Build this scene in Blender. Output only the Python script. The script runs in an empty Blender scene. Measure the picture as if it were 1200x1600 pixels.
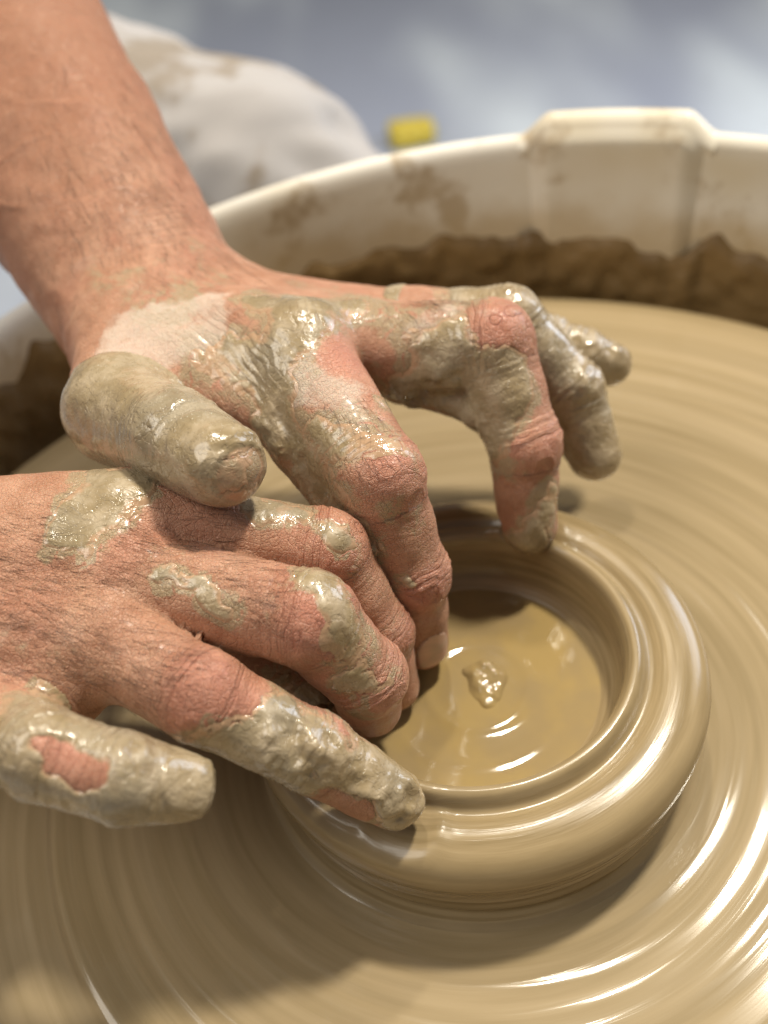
import bpy, math, random
import numpy as np
from mathutils import Vector, Matrix

MM = 0.001
scene = bpy.context.scene
COL = scene.collection
random.seed(7)
rng = np.random.default_rng(11)

# ------------------------------------------------------------------ camera
CAM = np.array((-16.3, -164.0, 244.5))
cam_data = bpy.data.cameras.new("camera")
cam = bpy.data.objects.new("camera", cam_data)
COL.objects.link(cam)
cp, sp = math.cos(.773), math.sin(.773)
Fw = Vector((0, cp, -sp)); R0 = Vector((1, 0, 0)); U0 = R0.cross(Fw)
cr, sr = math.cos(-.165), math.sin(-.165)
R1 = R0 * cr + U0 * sr; U1 = U0 * cr - R0 * sr
M = Matrix((R1, U1, -Fw)).transposed().to_4x4()
M.translation = Vector(CAM * MM)
cam.matrix_world = M
cam_data.sensor_fit = 'VERTICAL'
cam_data.sensor_height = 36.0
cam_data.lens = 36.0
cam_data.clip_start = 0.02
cam_data.clip_end = 50
cam_data.dof.use_dof = True
cam_data.dof.focus_distance = 0.236
cam_data.dof.aperture_fstop = 7.6
scene.camera = cam

# ------------------------------------------------------------------ light
world = bpy.data.worlds.new("World"); scene.world = world
world.use_nodes = True
bg = world.node_tree.nodes["Background"]
bg.inputs[0].default_value = (0.88, 0.86, 0.84, 1)
bg.inputs[1].default_value = 0.17
scene.view_settings.view_transform = 'Standard'
scene.view_settings.look = 'None'
scene.view_settings.exposure = -0.20
scene.view_settings.gamma = 1.0


def area(name, loc, target, size, size_y, power, color, shape='RECTANGLE'):
    d = bpy.data.lights.new(name, 'AREA'); d.shape = shape
    d.size = size; d.size_y = size_y; d.energy = power; d.color = color
    o = bpy.data.objects.new(name, d); COL.objects.link(o)
    o.location = loc
    o.rotation_euler = (Vector(target) - Vector(loc)).to_track_quat('-Z', 'Y').to_euler()
    return o


# warm ceiling lamp above and beyond the wheel, cool window to the right
area('ceiling_lamp', (0.62, 0.44, 1.46), (0.0, 0.0, 0.0), 0.12, 0.16, 37, (1.0, 0.92, 0.77))
area('window_light', (1.35, 0.85, 0.50), (0, 0, 0.05), 0.7, 0.8, 13, (0.72, 0.83, 1.0))

area('added_glint_lamp', (0.17, 0.82, 1.60), (0.0, 0.0, 0.0), 0.07, 0.10, 11, (1.0, 0.93, 0.79))  # weaker lamp added to draw arc glints on the water and pot

area('added_fill_panel', (-0.95, -0.12, 1.40), (0.0, 0.0, 0.0), 0.9, 0.9, 17, (1.0, 0.93, 0.82))  # large soft fill, added to lift the hand shadow at lower left

# ------------------------------------------------------------------ helpers
def vec(*a): return np.array(a, float)


def hsh(ix, iy, iz, s):
    n = (ix.astype(np.int64) * 374761393 + iy.astype(np.int64) * 668265263 + iz.astype(np.int64) * 2147483647 + s * 974634) & 0xffffffff
    n = ((n ^ (n >> 13)) * 1274126177) & 0xffffffff
    n = ((n ^ (n >> 16)) * 2246822519) & 0xffffffff
    return ((n ^ (n >> 15)) & 0xffff) / 32767.5 - 1.0


def noise(p, scale, seed=0):
    """value noise, p (n,3) in mm, cell size = scale; range about -1..1"""
    q = np.asarray(p) / scale + 100.37
    i = np.floor(q); f = q - i; f = f * f * f * (f * (f * 6 - 15) + 10); i = i.astype(np.int64)
    r = 0
    for a in (0, 1):
        for b in (0, 1):
            for c in (0, 1):
                w = (f[:, 0] if a else 1 - f[:, 0]) * (f[:, 1] if b else 1 - f[:, 1]) * (f[:, 2] if c else 1 - f[:, 2])
                r = r + w * hsh(i[:, 0] + a, i[:, 1] + b, i[:, 2] + c, seed)
    return r


def fbm(p, scale, oct=3, seed=0):
    r = 0; a = 1.0; t = 0
    for k in range(oct):
        r = r + a * noise(p, scale / 2 ** k, seed + k * 17); t += a; a *= .5
    return r / t


def sstep(a, b, x):
    t = np.clip((x - a) / (b - a), 0, 1)
    return t * t * (3 - 2 * t)


def rcone(p, a, b, ra, rb):
    """distance to a tapered capsule"""
    ba = b - a; l2 = ba @ ba; rr = ra - rb; a2 = l2 - rr * rr; il2 = 1 / l2
    pa = p - a
    y = pa @ ba; z = y - l2
    x = pa * l2 - y[:, None] * ba
    x2 = np.einsum('ij,ij->i', x, x)
    y2 = y * y * l2; z2 = z * z * l2
    k = np.sign(rr) * rr * rr * x2
    d = (np.sqrt(x2 * a2 * il2) + y * rr) * il2 - ra
    c1 = np.sign(z) * a2 * z2 > k
    c2 = np.sign(y) * a2 * y2 < k
    d = np.where(c1, np.sqrt(x2 + z2) * il2 - rb, np.where(c2, np.sqrt(x2 + y2) * il2 - ra, d))
    return d


def smin(a, b, k):
    h = np.maximum(k - np.abs(a - b), 0) / k
    return np.minimum(a, b) - h * h * k * .25


def surface_nets(fn, lo, hi, h):
    n = np.ceil((hi - lo) / h).astype(int) + 1
    ax = [lo[i] + h * np.arange(n[i]) for i in range(3)]
    V = np.empty(n, np.float64)
    YZ = np.stack(np.meshgrid(ax[1], ax[2], indexing='ij'), -1).reshape(-1, 2)
    step = max(1, int(400000 / len(YZ)))
    for i in range(0, n[0], step):
        xs = ax[0][i:i + step]
        pts = np.concatenate([np.repeat(xs, len(YZ))[:, None], np.tile(YZ, (len(xs), 1))], 1)
        V[i:i + step] = fn(pts).reshape(len(xs), n[1], n[2])
    ins = V < 0
    c = [ins[a:n[0] - 1 + a, b:n[1] - 1 + b, d:n[2] - 1 + d] for a in (0, 1) for b in (0, 1) for d in (0, 1)]
    s = sum(x.astype(np.int8) for x in c)
    act = (s > 0) & (s < 8)
    idx = np.argwhere(act)
    vid = -np.ones(act.shape, np.int64); vid[act] = np.arange(len(idx))
    acc = np.zeros((len(idx), 3)); cnt = np.zeros(len(idx))
    for d in range(3):
        e = np.eye(3, dtype=int)[d]
        o1, o2 = [k for k in range(3) if k != d]
        for u in (0, 1):
            for w in (0, 1):
                o = np.zeros(3, int); o[o1] = u; o[o2] = w
                A = idx + o; B = A + e
                va = V[A[:, 0], A[:, 1], A[:, 2]]; vb = V[B[:, 0], B[:, 1], B[:, 2]]
                m = (va < 0) != (vb < 0)
                t = np.where(m, va / np.where(m, va - vb, 1), 0)
                acc += np.where(m[:, None], A + t[:, None] * e, 0); cnt += m
    verts = lo + h * acc / cnt[:, None]
    faces = []
    for d in range(3):
        e = np.eye(3, dtype=int)[d]
        o1, o2 = (d + 1) % 3, (d + 2) % 3
        a = ins[tuple(slice(0, n[k] - 1) if k == d else slice(1, n[k] - 1) for k in range(3))]
        b = ins[tuple(slice(1, n[k]) if k == d else slice(1, n[k] - 1) for k in range(3))]
        g = np.argwhere(a != b)
        fl = a[g[:, 0], g[:, 1], g[:, 2]]
        off = np.ones(3, int); off[d] = 0
        g = g + off
        u = np.eye(3, dtype=int)[o1]; w = np.eye(3, dtype=int)[o2]
        q = []
        for dd in (-u - w, -w, 0 * u, -u):
            k = g + dd
            q.append(vid[k[:, 0], k[:, 1], k[:, 2]])
        q = np.stack(q, 1)
        q = np.where(fl[:, None], q, q[:, ::-1])
        faces.append(q)
    return verts, np.concatenate(faces)


def subdivide(v, f):
    n = len(v); m = len(f)
    e = np.stack([f, np.roll(f, -1, 1)], -1).reshape(-1, 2)
    es = np.sort(e, 1)
    key = es[:, 0] * n + es[:, 1]
    uk, inv = np.unique(key, return_inverse=True)
    a = uk // n; b = uk % n
    mid = (v[a] + v[b]) / 2
    cen = v[f].mean(1)
    nv = np.concatenate([v, mid, cen])
    em = (n + inv).reshape(m, 4); c = n + len(uk) + np.arange(m)
    nf = []
    for k in range(4):
        nf.append(np.stack([f[:, k], em[:, k], c, em[:, k - 1]], 1))
    return nv, np.concatenate(nf)


def grad(fn, p, e=.25):
    k = np.array([[1, -1, -1], [-1, -1, 1], [-1, 1, -1], [1, 1, 1]], float)
    g = sum(kk * fn(p + kk * e)[:, None] for kk in k)
    return g / np.maximum(np.linalg.norm(g, axis=1, keepdims=True), 1e-9)


def sdf_mesh(fn, lo, hi, h, levels):
    v, f = surface_nets(fn, lo, hi, h)
    for k in range(levels):
        v, f = subdivide(v, f)
    for k in range(2):
        g = grad(fn, v)
        v = v - g * np.clip(fn(v), -h, h)[:, None]
    return v, f, grad(fn, v, .5)


def quad_mesh(name, v, f, attrs=None, smooth=True):
    me = bpy.data.meshes.new(name)
    me.vertices.add(len(v)); me.vertices.foreach_set('co', (np.asarray(v) * MM).astype(np.float32).ravel())
    k = f.shape[1]
    me.loops.add(len(f) * k); me.loops.foreach_set('vertex_index', f.astype(np.int32).ravel())
    me.polygons.add(len(f)); me.polygons.foreach_set('loop_start', (np.arange(len(f)) * k).astype(np.int32))
    me.polygons.foreach_set('loop_total', np.full(len(f), k, np.int32))
    me.polygons.foreach_set('use_smooth', np.full(len(f), smooth, bool))
    me.update(calc_edges=True)
    for n, a in (attrs or {}).items():
        at = me.attributes.new(n, 'FLOAT', 'POINT'); at.data.foreach_set('value', np.asarray(a, np.float32))
    return me


def link(name, me, mat=None, parent=None, **props):
    o = bpy.data.objects.new(name, me); COL.objects.link(o)
    if mat: me.materials.append(mat)
    if parent: o.parent = parent
    for k, x in props.items(): o[k] = x
    return o


def thing(name, label, cat, loc=(0, 0, 0)):
    o = bpy.data.objects.new(name, None); COL.objects.link(o)
    o.empty_display_size = .02
    o['label'] = label; o['category'] = cat
    return o


def lathe(prof, nseg, hfun=None):
    """closed-around quad grid from a profile [(r,z)...]; hfun(r,z,theta)->(dr,dz)"""
    prof = np.asarray(prof, float); n = len(prof)
    th = np.arange(nseg) * 2 * np.pi / nseg
    r = np.repeat(prof[:, 0][:, None], nseg, 1); z = np.repeat(prof[:, 1][:, None], nseg, 1)
    T = np.repeat(th[None], n, 0)
    if hfun is not None:
        dr, dz = hfun(r, z, T); r = r + dr; z = z + dz
    v = np.stack([r * np.cos(T), r * np.sin(T), z], -1).reshape(-1, 3)
    i = np.arange(n - 1)[:, None]; j = np.arange(nseg)[None]
    j2 = (j + 1) % nseg
    f = np.stack([i * nseg + j, i * nseg + j2, (i + 1) * nseg + j2, (i + 1) * nseg + j], -1).reshape(-1, 4)
    return v, f


def smooth_profile(pts, step):
    """Catmull-Rom through the points, resampled every `step` mm"""
    P_ = [np.array(p, float) for p in pts]
    P_ = [2 * P_[0] - P_[1]] + P_ + [2 * P_[-1] - P_[-2]]
    out = []
    for i in range(1, len(P_) - 2):
        a, b, c, d = P_[i - 1:i + 3]
        m = max(2, int(np.linalg.norm(c - b) / step))
        for k in range(m):
            t = k / m
            out.append(.5 * ((2 * b) + (c - a) * t + (2 * a - 5 * b + 4 * c - d) * t * t + (3 * b - a - 3 * c + d) * t ** 3))
    out.append(P_[-2])
    return np.array(out)


# ------------------------------------------------------------------ materials
class NT:
    def __init__(s, name):
        s.m = bpy.data.materials.new(name); s.m.use_nodes = True
        s.t = s.m.node_tree; s.n = s.t.nodes; s.b = s.n['Principled BSDF']
    def node(s, typ, **kw):
        x = s.n.new(typ)
        for k, v in kw.items(): setattr(x, k, v)
        return x
    def put(s, sock, v):
        if isinstance(v, bpy.types.NodeSocket): s.t.links.new(v, sock)
        else: sock.default_value = v
    def attr(s, name):
        return s.node('ShaderNodeAttribute', attribute_name=name).outputs['Fac']
    def math(s, op, a, b=0.0, c=0.0):
        x = s.node('ShaderNodeMath', operation=op)
        s.put(x.inputs[0], a); s.put(x.inputs[1], b); s.put(x.inputs[2], c)
        return x.outputs[0]
    def mix(s, f, a, b):
        x = s.node('ShaderNodeMix', data_type='RGBA')
        s.put(x.inputs[0], f)
        s.put(x.inputs[6], a if isinstance(a, bpy.types.NodeSocket) else (*a, 1))
        s.put(x.inputs[7], b if isinstance(b, bpy.types.NodeSocket) else (*b, 1))
        return x.outputs[2]
    def pos(s):
        return s.node('ShaderNodeNewGeometry').outputs['Position']
    def noise(s, scale, detail=3, rough=.5, v=None, dist=0.0):
        x = s.node('ShaderNodeTexNoise')
        s.put(x.inputs['Scale'], scale); s.put(x.inputs['Detail'], detail); s.put(x.inputs['Roughness'], rough)
        s.put(x.inputs['Distortion'], dist)
        s.put(x.inputs['Vector'], s.pos() if v is None else v)
        return x.outputs[0]
    def vor(s, scale, feature='F1', v=None, rnd=1.0):
        x = s.node('ShaderNodeTexVoronoi', feature=feature)
        s.put(x.inputs['Scale'], scale); s.put(x.inputs['Randomness'], rnd)
        s.put(x.inputs['Vector'], s.pos() if v is None else v)
        return x.outputs['Distance']
    def ramp(s, f, lo, hi):
        x = s.node('ShaderNodeMapRange', interpolation_type='SMOOTHSTEP')
        s.put(x.inputs[0], f); s.put(x.inputs[1], lo); s.put(x.inputs[2], hi)
        return x.outputs[0]
    def bump(s, h, strength, dist, normal=None):
        x = s.node('ShaderNodeBump')
        s.put(x.inputs['Strength'], strength); s.put(x.inputs['Distance'], dist); s.put(x.inputs['Height'], h)
        if normal is not None: s.put(x.inputs['Normal'], normal)
        return x.outputs[0]
    def polar(s, kr, kt, kz=0.0):
        """noise coordinates that follow the spin: (cos, sin)*kt, r*kr"""
        sx = s.node('ShaderNodeSeparateXYZ'); s.put(sx.inputs[0], s.pos())
        x, y, z = sx.outputs
        r = s.math('SQRT', s.math('ADD', s.math('MULTIPLY', x, x), s.math('MULTIPLY', y, y)))
        rr = s.math('MAXIMUM', r, 1e-5)
        cb = s.node('ShaderNodeCombineXYZ')
        s.put(cb.inputs[0], s.math('MULTIPLY', s.math('DIVIDE', x, rr), kt))
        s.put(cb.inputs[1], s.math('MULTIPLY', s.math('DIVIDE', y, rr), kt))
        h = s.math('MULTIPLY', r, kr)
        if kz: h = s.math('ADD', h, s.math('MULTIPLY', z, kz))
        s.put(cb.inputs[2], h)
        return cb.outputs[0]
    def set(s, **kw):
        for k, v in kw.items():
            k = k.replace('_', ' ')
            if isinstance(v, tuple) and len(v) == 3 and k.endswith('Color'): v = (*v, 1)
            s.put(s.b.inputs[k], v)
        return s.m


CLAY_A = (0.345, 0.264, 0.152); CLAY_B = (0.270, 0.204, 0.110)


def mat_wheel():
    t = NT('slip_covered_wheel')
    n1 = t.noise(1.0, 3, .55, t.polar(260, .9))
    n2 = t.noise(1.0, 4, .6, t.polar(60, .5))
    c = t.mix(t.ramp(n1, .3, .7), CLAY_B, CLAY_A)
    c = t.mix(t.math('MULTIPLY', t.ramp(n2, .45, .7), .45), c, (0.395, 0.308, 0.190))
    h = t.noise(1.0, 3, .6, t.polar(420, 1.2))
    t.set(Base_Color=c, Roughness=t.math('MULTIPLY_ADD', n2, .10, .06), Specular_IOR_Level=.5,
          Normal=t.bump(h, .22, .0003))
    return t.m


def mat_pot():
    t = NT('wet_thrown_clay')
    n1 = t.noise(1.0, 4, .6, t.polar(420, 1.0, 420))
    n2 = t.noise(1.0, 3, .5, t.polar(90, .7, 90))
    c = t.mix(t.ramp(n1, .3, .7), (0.225, 0.163, 0.080), (0.335, 0.250, 0.135))
    c = t.mix(t.math('MULTIPLY', t.ramp(n2, .5, .75), .5), c, (0.40, 0.312, 0.192))
    h = t.noise(1.0, 4, .65, t.polar(900, .8, 900))
    t.set(Base_Color=c, Roughness=t.math('MULTIPLY_ADD', n1, .25, .10), Specular_IOR_Level=.5,
          Coat_Weight=t.math('MULTIPLY', t.ramp(n2, .4, .65), .45), Coat_Roughness=.10, Normal=t.bump(h, .40, .0003))
    return t.m


def mat_water():
    t = NT('muddy_water')
    n = t.noise(60, 3, .5)
    c = t.mix(t.ramp(n, .35, .65), (0.33, 0.235, 0.095), (0.28, 0.205, 0.10))
    h = t.noise(1.0, 2, .5, t.polar(120, 1.6))
    t.set(Base_Color=c, Roughness=.05, IOR=1.33, Specular_IOR_Level=.5, Coat_Weight=.5, Coat_Roughness=.02,
          Normal=t.bump(h, .05, .001))
    return t.m


def mat_pan():
    t = NT('cream_plastic')
    n = t.noise(38, 5, .65); n2 = t.noise(9, 3, .6)
    c = t.mix(t.ramp(n2, .42, .72), (0.80, 0.77, 0.70), (0.66, 0.58, 0.42))
    c = t.mix(t.math('MULTIPLY', t.ramp(n, .54, .68), .8), c, (0.44, 0.34, 0.21))
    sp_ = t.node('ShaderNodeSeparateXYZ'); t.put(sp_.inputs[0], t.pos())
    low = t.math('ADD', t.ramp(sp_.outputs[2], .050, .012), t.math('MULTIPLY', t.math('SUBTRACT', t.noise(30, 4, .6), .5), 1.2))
    c = t.mix(t.math('MULTIPLY', t.ramp(low, .2, 1.0), .75), c, (0.50, 0.38, 0.21))  # warm bounce light from crust and wheel, painted as tan on the lower wall
    t.set(Base_Color=c, Roughness=.4)
    return t.m


def mat_crust():
    t = NT('brown_slurry')
    n = t.noise(120, 5, .6); n2 = t.noise(25, 3, .6)
    c = t.mix(t.ramp(n2, .35, .65), (0.15, 0.088, 0.026), (0.24, 0.15, 0.055))
    t.set(Base_Color=c, Roughness=.55, Normal=t.bump(n, .6, .003))
    return t.m


def mat_floor():
    t = NT('painted_floor')
    mp = t.node('ShaderNodeMapping'); t.put(mp.inputs['Vector'], t.pos()); mp.inputs['Scale'].default_value = (1.6, .45, 1)
    n = t.noise(1.7, 2, .5, mp.outputs[0]); n2 = t.noise(40, 4, .6)
    c = t.mix(t.ramp(n, .38, .62), (0.42, 0.46, 0.58), (0.82, 0.90, 0.98))
    c = t.mix(t.math('MULTIPLY', t.ramp(n2, .5, .8), .2), c, (0.3, 0.3, 0.32))
    t.set(Base_Color=c, Roughness=.5)
    return t.m


def mat_cloth():
    t = NT('cream_cotton')
    n = t.noise(14, 4, .6); w = t.noise(900, 2, .5)
    c = t.mix(t.ramp(n, .54, .62), (0.38, 0.36, 0.355), (0.26, 0.22, 0.18))
    t.set(Base_Color=c, Roughness=.9, Normal=t.bump(w, .2, .0005))
    return t.m


def mat_sponge():
    t = NT('yellow_sponge')
    n = t.vor(90)
    t.set(Base_Color=t.mix(t.ramp(n, .1, .6), (0.60, 0.43, 0.04), (0.75, 0.60, 0.10)), Roughness=.9, Normal=t.bump(n, .8, .004))
    return t.m


def mat_skin():
    t = NT('skin')
    red, film, dry, wr, ax, tan = [t.attr(k) for k in ('red', 'film', 'dry', 'wr', 'ax', 'tan')]
    n1 = t.noise(110, 4, .6); n2 = t.noise(900, 3, .6); n3 = t.noise(45, 3, .5)
    c = t.mix(t.ramp(n1, .3, .7), (0.37, 0.180, 0.105), (0.51, 0.280, 0.180))
    c = t.mix(t.math('MULTIPLY', t.ramp(n3, .48, .68), .32), c, (0.47, 0.195, 0.125))
    c = t.mix(t.math('MULTIPLY', t.ramp(n2, .50, .75), .40), c, (0.36, 0.14, 0.075))
    c = t.mix(t.math('MULTIPLY', tan, .8), c, (0.335, 0.150, 0.085))
    c = t.mix(t.math('MULTIPLY', red, .45), c, (0.55, 0.225, 0.165))
    fr = t.noise(330, 4, .7)
    c = t.mix(t.math('MULTIPLY', t.ramp(fr, .54, .72), .22), c, (0.62, 0.40, 0.28))
    # wrinkle lines across the joints
    jit = t.math('MULTIPLY', t.noise(220, 2, .5), 7.0)
    s1 = t.math('SINE', t.math('ADD', t.math('MULTIPLY', ax, 4.2), jit))
    line = t.math('POWER', t.math('ABSOLUTE', s1), .35)
    s2 = t.math('SINE', t.math('ADD', t.math('MULTIPLY', ax, 1.6), t.math('MULTIPLY', t.noise(130, 2, .5), 6.0)))
    line2 = t.math('POWER', t.math('ABSOLUTE', s2), .22)
    crease = t.math('MULTIPLY', t.math('SUBTRACT', 1.0, line2), wr)
    c = t.mix(t.math('MULTIPLY', crease, .55), c, (0.34, 0.11, 0.07))
    # thin slip and dried clay
    g = t.noise(420, 4, .65)
    filmf = t.ramp(t.math('MULTIPLY_ADD', film, .9, t.math('MULTIPLY_ADD', g, 1.2, -.95)), .0, .45)
    c = t.mix(t.math('MULTIPLY', filmf, .85), c, (0.38, 0.290, 0.175))
    gd = t.math('MULTIPLY_ADD', t.noise(700, 4, .75), .45, t.math('MULTIPLY', t.noise(120, 5, .7), .95))
    gd = t.math('SUBTRACT', gd, t.math('MULTIPLY', crease, .25))
    dryf = t.ramp(t.math('MULTIPLY_ADD', dry, .60, t.math('ADD', gd, -1.06)), -.05, .36)
    c = t.mix(t.math('MULTIPLY', dryf, .72), c, (0.60, 0.49, 0.40))
    # relief
    v1 = t.vor(1250, 'DISTANCE_TO_EDGE'); v2 = t.vor(560, 'DISTANCE_TO_EDGE')
    h = t.math('ADD', t.math('MULTIPLY', t.ramp(v1, 0, .12), .28), t.math('MULTIPLY', t.ramp(v2, 0, .10), .30))
    h = t.math('ADD', h, t.math('MULTIPLY', t.math('MULTIPLY', line, wr), .55))
    h = t.math('ADD', h, t.math('MULTIPLY', t.math('MULTIPLY', line2, wr), 1.6))
    h = t.math('ADD', h, t.math('MULTIPLY', fr, .55))
    h = t.math('ADD', h, t.math('MULTIPLY', dryf, .35))
    ro = t.math('MULTIPLY_ADD', n2, .25, t.math('MULTIPLY_ADD', t.math('MAXIMUM', film, t.math('MULTIPLY', wr, .7)), -.16, .40))
    ro = t.math('ADD', ro, t.math('MULTIPLY', dryf, .4))
    t.set(Base_Color=c, Roughness=ro, Specular_IOR_Level=.45, Subsurface_Weight=.16, Subsurface_Radius=(1.0, .35, .2),
          Subsurface_Scale=.0025, Coat_Weight=t.math('MULTIPLY', film, .3), Coat_Roughness=.15, Normal=t.bump(h, .9, .0004))
    return t.m


def mat_clay():
    t = NT('wet_slip')
    dark, wr, ax, thin = [t.attr(k) for k in ('dark', 'wr', 'ax', 'thin')]
    s2 = t.math('SINE', t.math('ADD', t.math('MULTIPLY', ax, 1.6), t.math('MULTIPLY', t.noise(130, 2, .5), 6.0)))
    fold = t.math('MULTIPLY', t.math('POWER', t.math('ABSOLUTE', s2), .3), wr)
    n1 = t.noise(160, 4, .6); n2 = t.noise(520, 4, .65); n3 = t.noise(1500, 3, .6)
    c = t.mix(t.ramp(n1, .32, .68), (0.290, 0.218, 0.120), (0.410, 0.322, 0.208))
    c = t.mix(t.math('MULTIPLY', t.ramp(n2, .55, .75), .5), c, (0.22, 0.165, 0.085))
    c = t.mix(t.math('MULTIPLY', dark, .6), c, (0.26, 0.24, 0.19))
    tf = t.ramp(t.math('ADD', thin, t.math('MULTIPLY', t.math('SUBTRACT', n2, .5), .9)), .05, .55)
    c = t.mix(tf, (0.44, 0.28, 0.17), c)
    hv = t.noise(260, 3, .55, dist=1.2)
    pl = t.noise(300, 2, .5, dist=1.6)
    h = t.math('ADD', t.math('MULTIPLY', hv, .55), t.math('MULTIPLY', n2, .22))
    h = t.math('ADD', h, t.math('MULTIPLY', t.ramp(pl, .47, .53), .26))
    h = t.math('ADD', h, t.math('MULTIPLY', n3, .16))
    h = t.math('ADD', h, t.math('MULTIPLY', fold, .5))
    c = t.mix(t.math('MULTIPLY', t.math('SUBTRACT', wr, fold), .35), c, (0.20, 0.125, 0.06))
    t.set(Base_Color=c, Roughness=t.math('MULTIPLY_ADD', t.ramp(n1, .4, .65), .30, .12), Specular_IOR_Level=.5, Coat_Weight=.6, Coat_Roughness=.06,
          Normal=t.bump(h, .5, .0010))
    return t.m


def mat_nail():
    t = NT('fingernail')
    n = t.noise(300, 3, .5)
    t.set(Base_Color=t.mix(t.ramp(n, .35, .7), (0.56, 0.345, 0.265), (0.45, 0.31, 0.24)), Roughness=.32, Coat_Weight=.3, Coat_Roughness=.15,
          Subsurface_Weight=.15, Subsurface_Radius=(1, .4, .25), Subsurface_Scale=.002, Normal=t.bump(n, .2, .0003))
    return t.m


def mat_hair():
    t = NT('hair')
    t.set(Base_Color=(0.075, 0.038, 0.020), Roughness=.4)
    return t.m


# ------------------------------------------------------------------ setting
fl = 4000.0
gx = np.linspace(-fl, fl, 9)
v = np.array([[x, y, -480.0] for x in gx for y in gx])
f = np.array([[i * 9 + j, (i + 1) * 9 + j, (i + 1) * 9 + j + 1, i * 9 + j + 1] for i in range(8) for j in range(8)])
link('floor', quad_mesh('floor', v, f), mat_floor(), kind='structure')

# the wheel head: a disc under a film of slip, ringed by the spin
WHEEL_R = 209.0


def wheel_h(r, z, T):
    p = np.stack([np.cos(T) * 2.4, np.sin(T) * 2.4, r / 3.4], -1).reshape(-1, 3)
    q = np.stack([np.cos(T) * .8, np.sin(T) * .8, r / 13], -1).reshape(-1, 3)
    d = noise(p, 1, 3).reshape(r.shape) * .035 + noise(q, 1, 5).reshape(r.shape) * .10
    g = np.random.default_rng(23)
    for k in range(300):                      # single ridges of slip left by the spin, each an arc of its own
        r0 = g.uniform(66, 200); w = g.uniform(.9, 1.9); h = w * g.uniform(.04, .14)
        t0 = g.uniform(0, 2 * np.pi); ext = g.uniform(.15, .55)
        dt = np.angle(np.exp(1j * (T - t0)))
        d = d + h * np.exp(-((r - r0 - 2.5 * dt) / w) ** 2) * np.exp(-(dt / ext) ** 2)
    d = d + .01 * np.sin(r * 1.35 + T * 2) - .40 * np.exp(-((r - WHEEL_GROOVE) / .8) ** 2) * sstep(.1, .8, np.cos(T - 3.65))
    top = (z > -.01) * sstep(40, 62, r) * sstep(WHEEL_R, WHEEL_R - 4, r)
    return d * 0, d * top


WHEEL_GROOVE = 120.5
prof = [(0.01, 0), (20, 0), (40, 0)] + [(x, 0) for x in np.arange(48, 206.4, .7)] + [(207.4, -.2), (208.5, -.8), (209, -2), (209, -9), (208.6, -12), (205, -13), (120, -13), (60, -14), (60, -60), (40, -60), (.01, -60)]
v, f = lathe(prof, 540, wheel_h)
wh = link('wheel_head', quad_mesh('wheel_head', v, f), mat_wheel(), label='spinning round wheel head coated in smooth tan slip under the pot', category='potter\'s wheel')

# the thrown pot
pp = smooth_profile([(62.5, -.5), (60.8, .5), (59.4, 2.0), (58.6, 4.5), (58.4, 8), (59.4, 13), (60.8, 18.5), (61.0, 22), (60.0, 25.2), (58.0, 27.4), (55.0, 28.7), (51.5, 29.3), (48.6, 28.9), (46.6, 27.9),
                     (45.2, 28.1), (44.2, 29.8), (43.1, 31.3), (41.8, 31.7), (40.5, 30.9), (39.6, 29.0), (39.2, 26.0), (38.9, 22.0), (37.6, 17.8), (34.6, 15.0), (30.8, 13.5), (26, 12.0), (20, 10.2), (12, 8.6), (4, 8.4), (.02, 8.4)], .5)


def pot_h(r, z, T):
    p = np.stack([np.cos(T) * .9, np.sin(T) * .9, z / 1.3 + r / 1.7], -1).reshape(-1, 3)
    q = np.stack([np.cos(T) * .7, np.sin(T) * .7, z / 6 + r / 7], -1).reshape(-1, 3)
    d = noise(p, 1, 8).reshape(r.shape) * .04 + noise(q, 1, 9).reshape(r.shape) * .12
    lower = sstep(22, 10, z) * sstep(56, 58, r)
    d = d * sstep(62.3, 60, r); lower = lower * sstep(.5, 4, z); d2 = d + lower * .35 * np.sin(z * 1.5 + T)
    return d2 * .8, d * .7


v, f = lathe(pp, 420, pot_h)
for cx, cy, cz in ((-24.5, -46.0, 30.0), (25.0, 38.0, 31.0)):      # the clay gives under the fingertips and banks up beside them
    dd = np.hypot(np.linalg.norm((v - vec(cx, cy, cz)) * vec(1, 1, .6), axis=1), .01)
    v[:, 2] += .50 * np.exp(-((dd - 9.5) / 2.4) ** 2) * (1 + .5 * noise(v, 4, 77)) - .5 * np.exp(-(dd / 6.0) ** 2)
pot = thing('clay_pot', 'low wet tan clay pot with thick rolled shoulder and inner lip, centred on the wheel', 'pot')
link('pot_wall', quad_mesh('pot_wall', v, f[:, ::-1]), mat_pot(), pot)

# the little nub at the pot's centre, standing out of the water


def nub_fn(p):
    d = rcone(p, vec(2.5, -2, 5.6), vec(4, 2, 6.4), 9.2, 9.4)
    for a, b, r in ((vec(-1, 5, 15), vec(4, 5, 16.2), 1.1), (vec(4, 5, 16.2), vec(7.5, 1, 15.2), 1.2), (vec(7.5, 1, 15.2), vec(5, -5, 15.2), .9), (vec(1, 2, 16), vec(2.5, -7, 14.6), 1.0), (vec(2.5, -7, 14.4), vec(5, -8, 14.2), .8)):
        d = smin(d, rcone(p, a - vec(0, 0, 1.3), b - vec(0, 0, 1.3), r, r * .8), 2.4)
    return d + .30 * fbm(p, 2.6, 2, 4)


MWATER = mat_water()
v, f, _ = sdf_mesh(nub_fn, vec(-12, -16, 1), vec(20, 14, 21), .6, 0)
link('centre_nub', quad_mesh('centre_nub', v, f), MWATER, pot)

# muddy water in the pot, rippled by the spin


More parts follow.
